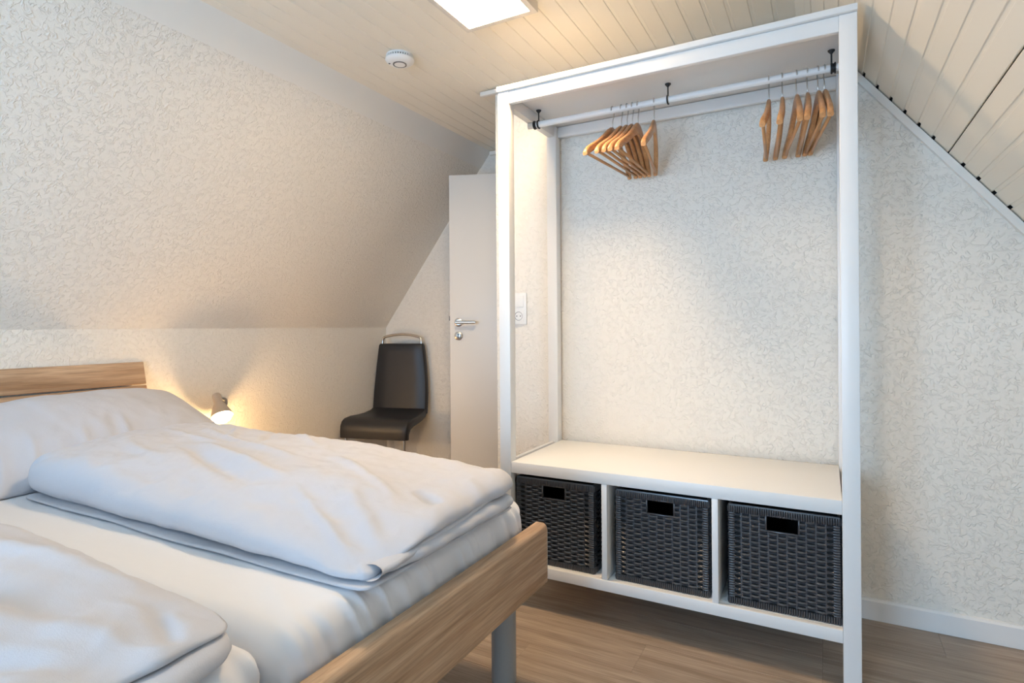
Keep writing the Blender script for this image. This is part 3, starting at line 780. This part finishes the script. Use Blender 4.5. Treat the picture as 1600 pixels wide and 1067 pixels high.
# ---- mattresses in fitted sheets
MZ0, MZ1 = 0.362, 0.556
def mattress(y0, y1, label, seed):
    mx0, mx1 = -2.765, BX0 - FT - 0.014
    rad = 0.05; nu, nper = 150, 60
    t = empty('mattress', ((mx0 + mx1) / 2, (y0 + y1) / 2, MZ0), label, 'mattress', 'mattresses on the double bed')
    bm = bmesh.new()
    # rounded box built from a subdivided cube
    NX, NY, NZ = 170, 170, 22
    vs = {}
    cx_, cy2, cz2 = (mx0 + mx1) / 2, (y0 + y1) / 2, (MZ0 + MZ1) / 2
    hx2, hy2, hz2 = (mx1 - mx0) / 2, (y1 - y0) / 2, (MZ1 - MZ0) / 2
    def V_(i_, j_, k_):
        key = (i_, j_, k_)
        if key in vs: return vs[key]
        p_ = Vector((hx2 * (2 * i_ / NX - 1), hy2 * (2 * j_ / NY - 1), hz2 * (2 * k_ / NZ - 1)))
        q = Vector((max(-hx2 + rad, min(hx2 - rad, p_.x)), max(-hy2 + rad, min(hy2 - rad, p_.y)), max(-hz2 + rad, min(hz2 - rad, p_.z))))
        d = p_ - q
        if d.length > 1e-9: p_ = q + d.normalized() * rad if d.length > 0 else p_
        w = Vector((cx_, cy2, cz2)) + p_
        nrm2 = d.normalized() if d.length > 1e-6 else Vector((0, 0, 1))
        # sheet wrinkles: pulled vertical folds on the foot face, faint ripples on top
        face = max(0.0, nrm2.x)
        fol = 0.012 * face * (0.5 - 1.6 * abs(mn.noise(Vector((w.y * 20 + w.z * 7, w.z * 1.8, seed)))) + 0.6 * (0.3 - abs(mn.noise(Vector((w.y * 50 + w.z * 22, w.z * 3, seed + 3))))))
        ripple = 0.0025 * max(0, nrm2.z) * fbm(Vector((w.x * 5, w.y * 7, seed)))
        co = crease(w.x, w.y, mx1 - 0.02, y0 + 0.05, mx1 - 0.22, y0 + 0.17, 0.02) * 0.004 * max(0, nrm2.z)
        w += nrm2 * (fol + ripple + co)
        vs[key] = bm.verts.new(w); return vs[key]
    for i_ in range(NX):
        for j_ in range(NY):
            for k_ in (0, NZ): bm.faces.new((V_(i_, j_, k_), V_(i_ + 1, j_, k_), V_(i_ + 1, j_ + 1, k_), V_(i_, j_ + 1, k_)))
    for i_ in range(NX):
        for k_ in range(NZ):
            for j_ in (0, NY): bm.faces.new((V_(i_, j_, k_), V_(i_ + 1, j_, k_), V_(i_ + 1, j_, k_ + 1), V_(i_, j_, k_ + 1)))
    for j_ in range(NY):
        for k_ in range(NZ):
            for i_ in (0, NX): bm.faces.new((V_(i_, j_, k_), V_(i_, j_ + 1, k_), V_(i_, j_ + 1, k_ + 1), V_(i_, j_, k_ + 1)))
    child(link('fitted_sheet', bm, M['sheet'], None, 180), t)
    return t
mattress(0.648, 1.556, 'mattress in white fitted sheet on the wardrobe side of the bed', 1.7)
mattress(-0.268, 0.640, 'mattress in white fitted sheet at the lower left picture edge', 6.1)

# ---- far duvet: three folded layers
DX0, DX1, DYN, DYF = -2.188, -0.778, 0.845, 1.475
dv = empty('folded_duvet', ((DX0 + DX1) / 2, (DYN + DYF) / 2, MZ1), 'folded pale grey duvet lying on the mattress on the wardrobe side', 'duvet', 'pale grey duvets')
def smooth(a, b, t):
    t = max(0, min(1, (t - a) / (b - a))); return t * t * (3 - 2 * t)
def top_far(x, y):
    f = smooth(-0.80, -1.25, x)          # low at the foot, full towards the head
    z = 0.656 + 0.036 * f + 0.012 * smooth(-1.7, -2.1, x)
    c = (y - 1.16) / 0.33; z += 0.010 * (1 - c * c)
    z -= 0.046 * smooth(1.10, 0.86, y) * (0.35 + 0.65 * smooth(-2.1, -1.3, x)) + 0.016 * smooth(-1.02, -0.80, x) * smooth(1.40, 1.15, y)
    z += 0.012 * fbm(Vector((x * 3.1, y * 3.6, 2.2)), 3) + 0.0045 * fbm(Vector((x * 10, y * 8, 9.1)), 3) + 0.0050 * (0.4 - abs(mn.noise(Vector((x * 13 + y * 6, y * 17 - x * 5, 4.7))))) + 0.0016 * fbm(Vector((x * 34, y * 30, 1.1)), 2)
    for (ax, ay, bx, by, w, h) in CREASES: z += 1.35 * h * crease(x, y, ax, ay, bx, by, w)
    return z
CREASES = [(-1.95, 1.30, -1.35, 1.16, 0.016, 0.009), (-1.80, 1.12, -1.30, 0.98, 0.022, -0.012), (-1.75, 1.16, -1.22, 1.02, 0.018, 0.010),
           (-1.25, 1.22, -0.93, 1.10, 0.016, 0.008), (-0.90, 1.16, -0.815, 1.13, 0.014, -0.014), (-1.02, 1.04, -0.82, 0.93, 0.02, 0.008),
           (-1.15, 1.00, -0.86, 0.88, 0.013, 0.006), (-1.62, 1.42, -1.40, 1.30, 0.014, 0.008), (-1.75, 1.42, -1.62, 1.28, 0.014, -0.008),
           (-1.90, 1.40, -1.78, 1.27, 0.015, 0.008), (-2.05, 1.22, -1.62, 1.20, 0.012, 0.006), (-2.0, 1.05, -1.7, 1.0, 0.02, 0.006)]
def jit_far(x, y, a, b):
    k = max(abs(a), abs(b)) ** 6
    return (0.018 * k * mn.noise(Vector((y * 5, 3.3, a))) + 0.010 * k * mn.noise(Vector((y * 16, 7.3, a))), 0.020 * k * mn.noise(Vector((x * 3.0, 1.3, b))) + 0.006 * k * mn.noise(Vector((x * 14, 5.3, b))))
def mid_z(x, y): return 0.562 + 0.034 * smooth(0.86, 1.0, y) * smooth(-1.3, -0.95, x) + 0.004 * fbm(Vector((x * 4, y * 5, 4.0)), 2)
child(slab('upper_fold', DX0, DX1, DYN, DYF, top_far, mid_z, M['duvet'], None, 200, 120, 0.06, jit_far, 2.0, 18), dv)
def jit_mid(x, y, a, b):
    k = max(abs(a), abs(b)) ** 6
    return (0.014 * k * mn.noise(Vector((y * 7, 13.3, a))) + 0.010 * k * mn.noise(Vector((y * 19, 2.3, a))), 0.012 * k * mn.noise(Vector((x * 4.0, 11.3, b))))
child(slab('lower_fold', -1.45, DX1 + 0.012, DYN + 0.045, DYF - 0.02, lambda x, y: min(mid_z(x, y) + 0.008, 0.612) + 0.004 * fbm(Vector((x * 12, y * 14, 7.0)), 2), lambda x, y: MZ1 + 0.010, M['duvet'], None, 110, 100, 0.030, jit_mid, 2.0, 9), dv)
child(slab('hem_flap', DX0 + 0.03, DX1 + 0.004, DYN - 0.012, DYF - 0.03, lambda x, y: MZ1 + 0.011 + 0.003 * fbm(Vector((x * 5, y * 8, 1.0)), 2), lambda x, y: MZ1 + 0.004, M['duvet'], None, 120, 60, 0.006, lambda x, y, a, b: (0.006 * abs(a) ** 8 * mn.noise(Vector((y * 9, 1, 1))), 0.018 * abs(b) ** 8 * mn.noise(Vector((x * 2.6, 6, 1)))), 2.0, 30), dv)

# rolled cover edge peeking out at the foot, open at its near end
bm = bmesh.new(); prev = None; NR = 70
for i_ in range(NR + 1):
    f = i_ / NR; yy = DYN + 0.026 + f * 0.46
    rx = 0.028 * (1 - 0.45 * f) * (1 + 0.25 * mn.noise(Vector((yy * 16, 0, 5)))); rz_ = 0.0125 * (1 - 0.25 * f) * (1 + 0.25 * mn.noise(Vector((yy * 13, 4, 5))))
    cxx = DX1 - 0.016 + 0.006 * mn.noise(Vector((yy * 9, 8, 1))); czz = 0.585 + 0.026 * f + 0.004 * mn.noise(Vector((yy * 8, 2, 6)))
    ring = []
    for k in range(18):
        a = 2 * PI * k / 18; wob = 1 + 0.10 * mn.noise(Vector((math.cos(a) * 1.6, math.sin(a) * 1.6, yy * 12)))
        ring.append(bm.verts.new((cxx + rx * wob * math.cos(a), yy + 0.012 * math.sin(a) * (1 - f), czz + rz_ * wob * math.sin(a))))
    if prev:
        for k in range(18): bm.faces.new((prev[k], prev[(k + 1) % 18], ring[(k + 1) % 18], ring[k]))
    prev = ring
child(link('rolled_edge', bm, M['duvet'], None, 180), dv)

# ---- near duvet
EX0, EX1, EYN, EYF = -2.25, -0.80, -0.14, 0.612
dn = empty('folded_duvet', ((EX0 + EX1) / 2, (EYN + EYF) / 2, MZ1), 'folded pale grey duvet cut off by the lower left picture corner', 'duvet', 'pale grey duvets')
CREASES_N = [(-1.75, 0.40, -1.05, 0.56, 0.03, 0.016), (-1.55, 0.30, -1.0, 0.42, 0.035, -0.018), (-1.35, 0.25, -0.90, 0.45, 0.025, 0.014), (-1.15, 0.20, -0.86, 0.40, 0.02, -0.014),
             (-1.05, 0.12, -0.84, 0.33, 0.02, 0.012), (-1.9, 0.46, -1.4, 0.52, 0.02, 0.008), (-0.95, 0.54, -0.83, 0.50, 0.014, -0.012)]
def top_near(x, y):
    f = smooth(-0.80, -1.15, x)
    z = 0.622 + 0.050 * f - 0.02 * smooth(0.45, 0.62, y)
    z += 0.014 * fbm(Vector((x * 3.3, y * 3.9, 12.2)), 3) + 0.005 * fbm(Vector((x * 9, y * 9, 3.1)), 3) + 0.0075 * (0.4 - abs(mn.noise(Vector((x * 9 - y * 10, y * 9 + x * 5, 8.7))))) + 0.0016 * fbm(Vector((x * 30, y * 30, 5.1)), 2)
    for (ax, ay, bx, by, w, h) in CREASES_N: z += h * crease(x, y, ax, ay, bx, by, w)
    return z
def mid_n(x, y): return 0.564 + 0.030 * smooth(-1.2, -0.9, x) + 0.005 * fbm(Vector((x * 4, y * 5, 24.0)), 2)
child(slab('upper_fold', EX0, EX1, EYN, EYF, top_near, mid_n, M['duvet'], None, 180, 120, 0.075, lambda x, y, a, b: jit_far(x + 3, y + 2, a, b), 2.0), dn)
child(slab('lower_fold', -1.5, EX1 + 0.016, EYN + 0.02, EYF - 0.012, lambda x, y: min(mid_n(x, y) + 0.006, 0.602), lambda x, y: MZ1 + 0.004, M['duvet'], None, 110, 90, 0.026, lambda x, y, a, b: jit_mid(x + 2, y + 1, a, b), 2.0, 10), dn)

# ---- pillow leaning on the headboard
pw = empty('pillow', (-2.465, 1.195, MZ1), 'plump pale grey pillow leaning against the oak headboard', 'pillow')
bm = bmesh.new()
PN, PM = 110, 130; U = spaced(PN); V = spaced(PM)
tilt = math.radians(21)
A_, B_ = 0.30, 0.445
tops, bots = [], []
for a in U:
    rt, rb = [], []
    for b_ in V:
        # pulled-in sides between the corners
        ax_ = a * A_ * (1 - 0.05 * (1 - b_ * b_)); by_ = b_ * B_ * (1 - 0.04 * (1 - a * a))
        e = max(0.0, (1 - abs(a) ** 2.6) * (1 - abs(b_) ** 2.4)) ** 0.5
        wr_ = 0.012 * fbm(Vector((ax_ * 5, by_ * 5, 4.4)), 3) * e + 0.016 * (0.35 - abs(mn.noise(Vector((by_ * 15 + ax_ * 3, ax_ * 3, 2))))) * smooth(-0.1, 0.6, a) * (1 - abs(b_) ** 6) * (1 if a < 1 else 0)
        wr_ += 0.006 * (1 / (1 + math.exp(-(by_ + 0.17 - 0.12 * ax_) * 160))) * e * 0.9
        zt = 0.122 * e + wr_; zb = -0.075 * e
        on_edge = a in (U[0], U[-1]) or b_ in (V[0], V[-1])
        def W(z_):
            xx = ax_ * math.cos(tilt) + z_ * math.sin(tilt); zz2 = -ax_ * math.sin(tilt) + z_ * math.cos(tilt)
            zz2 += 0.105
            # rest on mattress / headboard: flatten what would sink
            zz2 = max(zz2, 0.004) if z_ <= 0 else max(zz2, 0.012 * (0 if on_edge else 1) + 0.004)
            return (xx, by_, zz2)
        rt.append(bm.verts.new(W(zt))); rb.append(rt[-1] if on_edge else bm.verts.new(W(zb)))
    tops.append(rt); bots.append(rb)
for i_ in range(PN):
    for j_ in range(PM):
        bm.faces.new((tops[i_][j_], tops[i_ + 1][j_], tops[i_ + 1][j_ + 1], tops[i_][j_ + 1]))
        q = (bots[i_][j_], bots[i_][j_ + 1], bots[i_ + 1][j_ + 1], bots[i_ + 1][j_])
        if len(set(q)) == 4 and any(bots[i_ + di][j_ + dj] is not tops[i_ + di][j_ + dj] for di in (0, 1) for dj in (0, 1)): bm.faces.new(q)
link('pillow_case', bm, M['duvet'], pw, 180)

# ================================================================== BEDSIDE LAMP (small wall spot behind the pillow)
BLX, BLY, BLZ = -2.735, 1.893, 0.682
bl = empty('bedside_lamp', (XK, 1.99, 0.675), 'small lit bedside spotlight peeking out behind the pillow', 'lamp')
axis = Vector((0.60, -0.17, -0.80)).normalized()
rotm = axis.to_track_quat('Z', 'Y').to_matrix().to_4x4()
T0 = Matrix.Translation((BLX, BLY, BLZ)) @ rotm @ Matrix.Scale(1.75, 4)      # origin at the lamp neck, +z along the beam
bm = bmesh.new()
lathe(bm, [(0.0, -0.038), (0.010, -0.036), (0.0125, -0.030), (0.0125, -0.006), (0.016, 0.0), (0.030, 0.036), (0.0305, 0.040), (0.0290, 0.040), (0.0145, 0.003), (0.0, 0.002)], 28, T0)
child(link('lamp_shade', bm, plain('lamp_shade', (0.42, 0.36, 0.30), 0.4), None, 45), bl)
bm = bmesh.new(); lathe(bm, [(0, 0.004), (0.010, 0.006), (0.020, 0.026), (0.025, 0.040), (0.022, 0.050), (0.012, 0.057), (0, 0.059)], 24, T0)
child(link('bulb', bm, M['bulb'], None, 180), bl)
bm = bmesh.new()
nk = T0 @ Vector((0, 0, -0.030))
tube(bm, [nk, (BLX - 0.06, BLY + 0.045, BLZ + 0.02), (XK + 0.03, 1.985, 0.69), (XK + 0.008, 1.99, 0.675)], 0.005, 10)
lathe(bm, [(0, 0), (0.030, 0), (0.030, 0.010), (0, 0.012)], 24, Matrix.Translation((XK, 1.99, 0.675)) @ Matrix.Rotation(PI / 2, 4, 'Y'))
child(link('wall_mount', bm, M['steel'], None, 45), bl)
ld = bpy.data.lights.new('bulb_light', 'POINT'); ld.energy = BULB_WATT; ld.color = (1.0, 0.62, 0.28); ld.shadow_soft_size = 0.02
lo = bpy.data.objects.new('bulb_light', ld); COL.objects.link(lo); lo.location = (T0 @ Vector((0, 0, 0.085)))
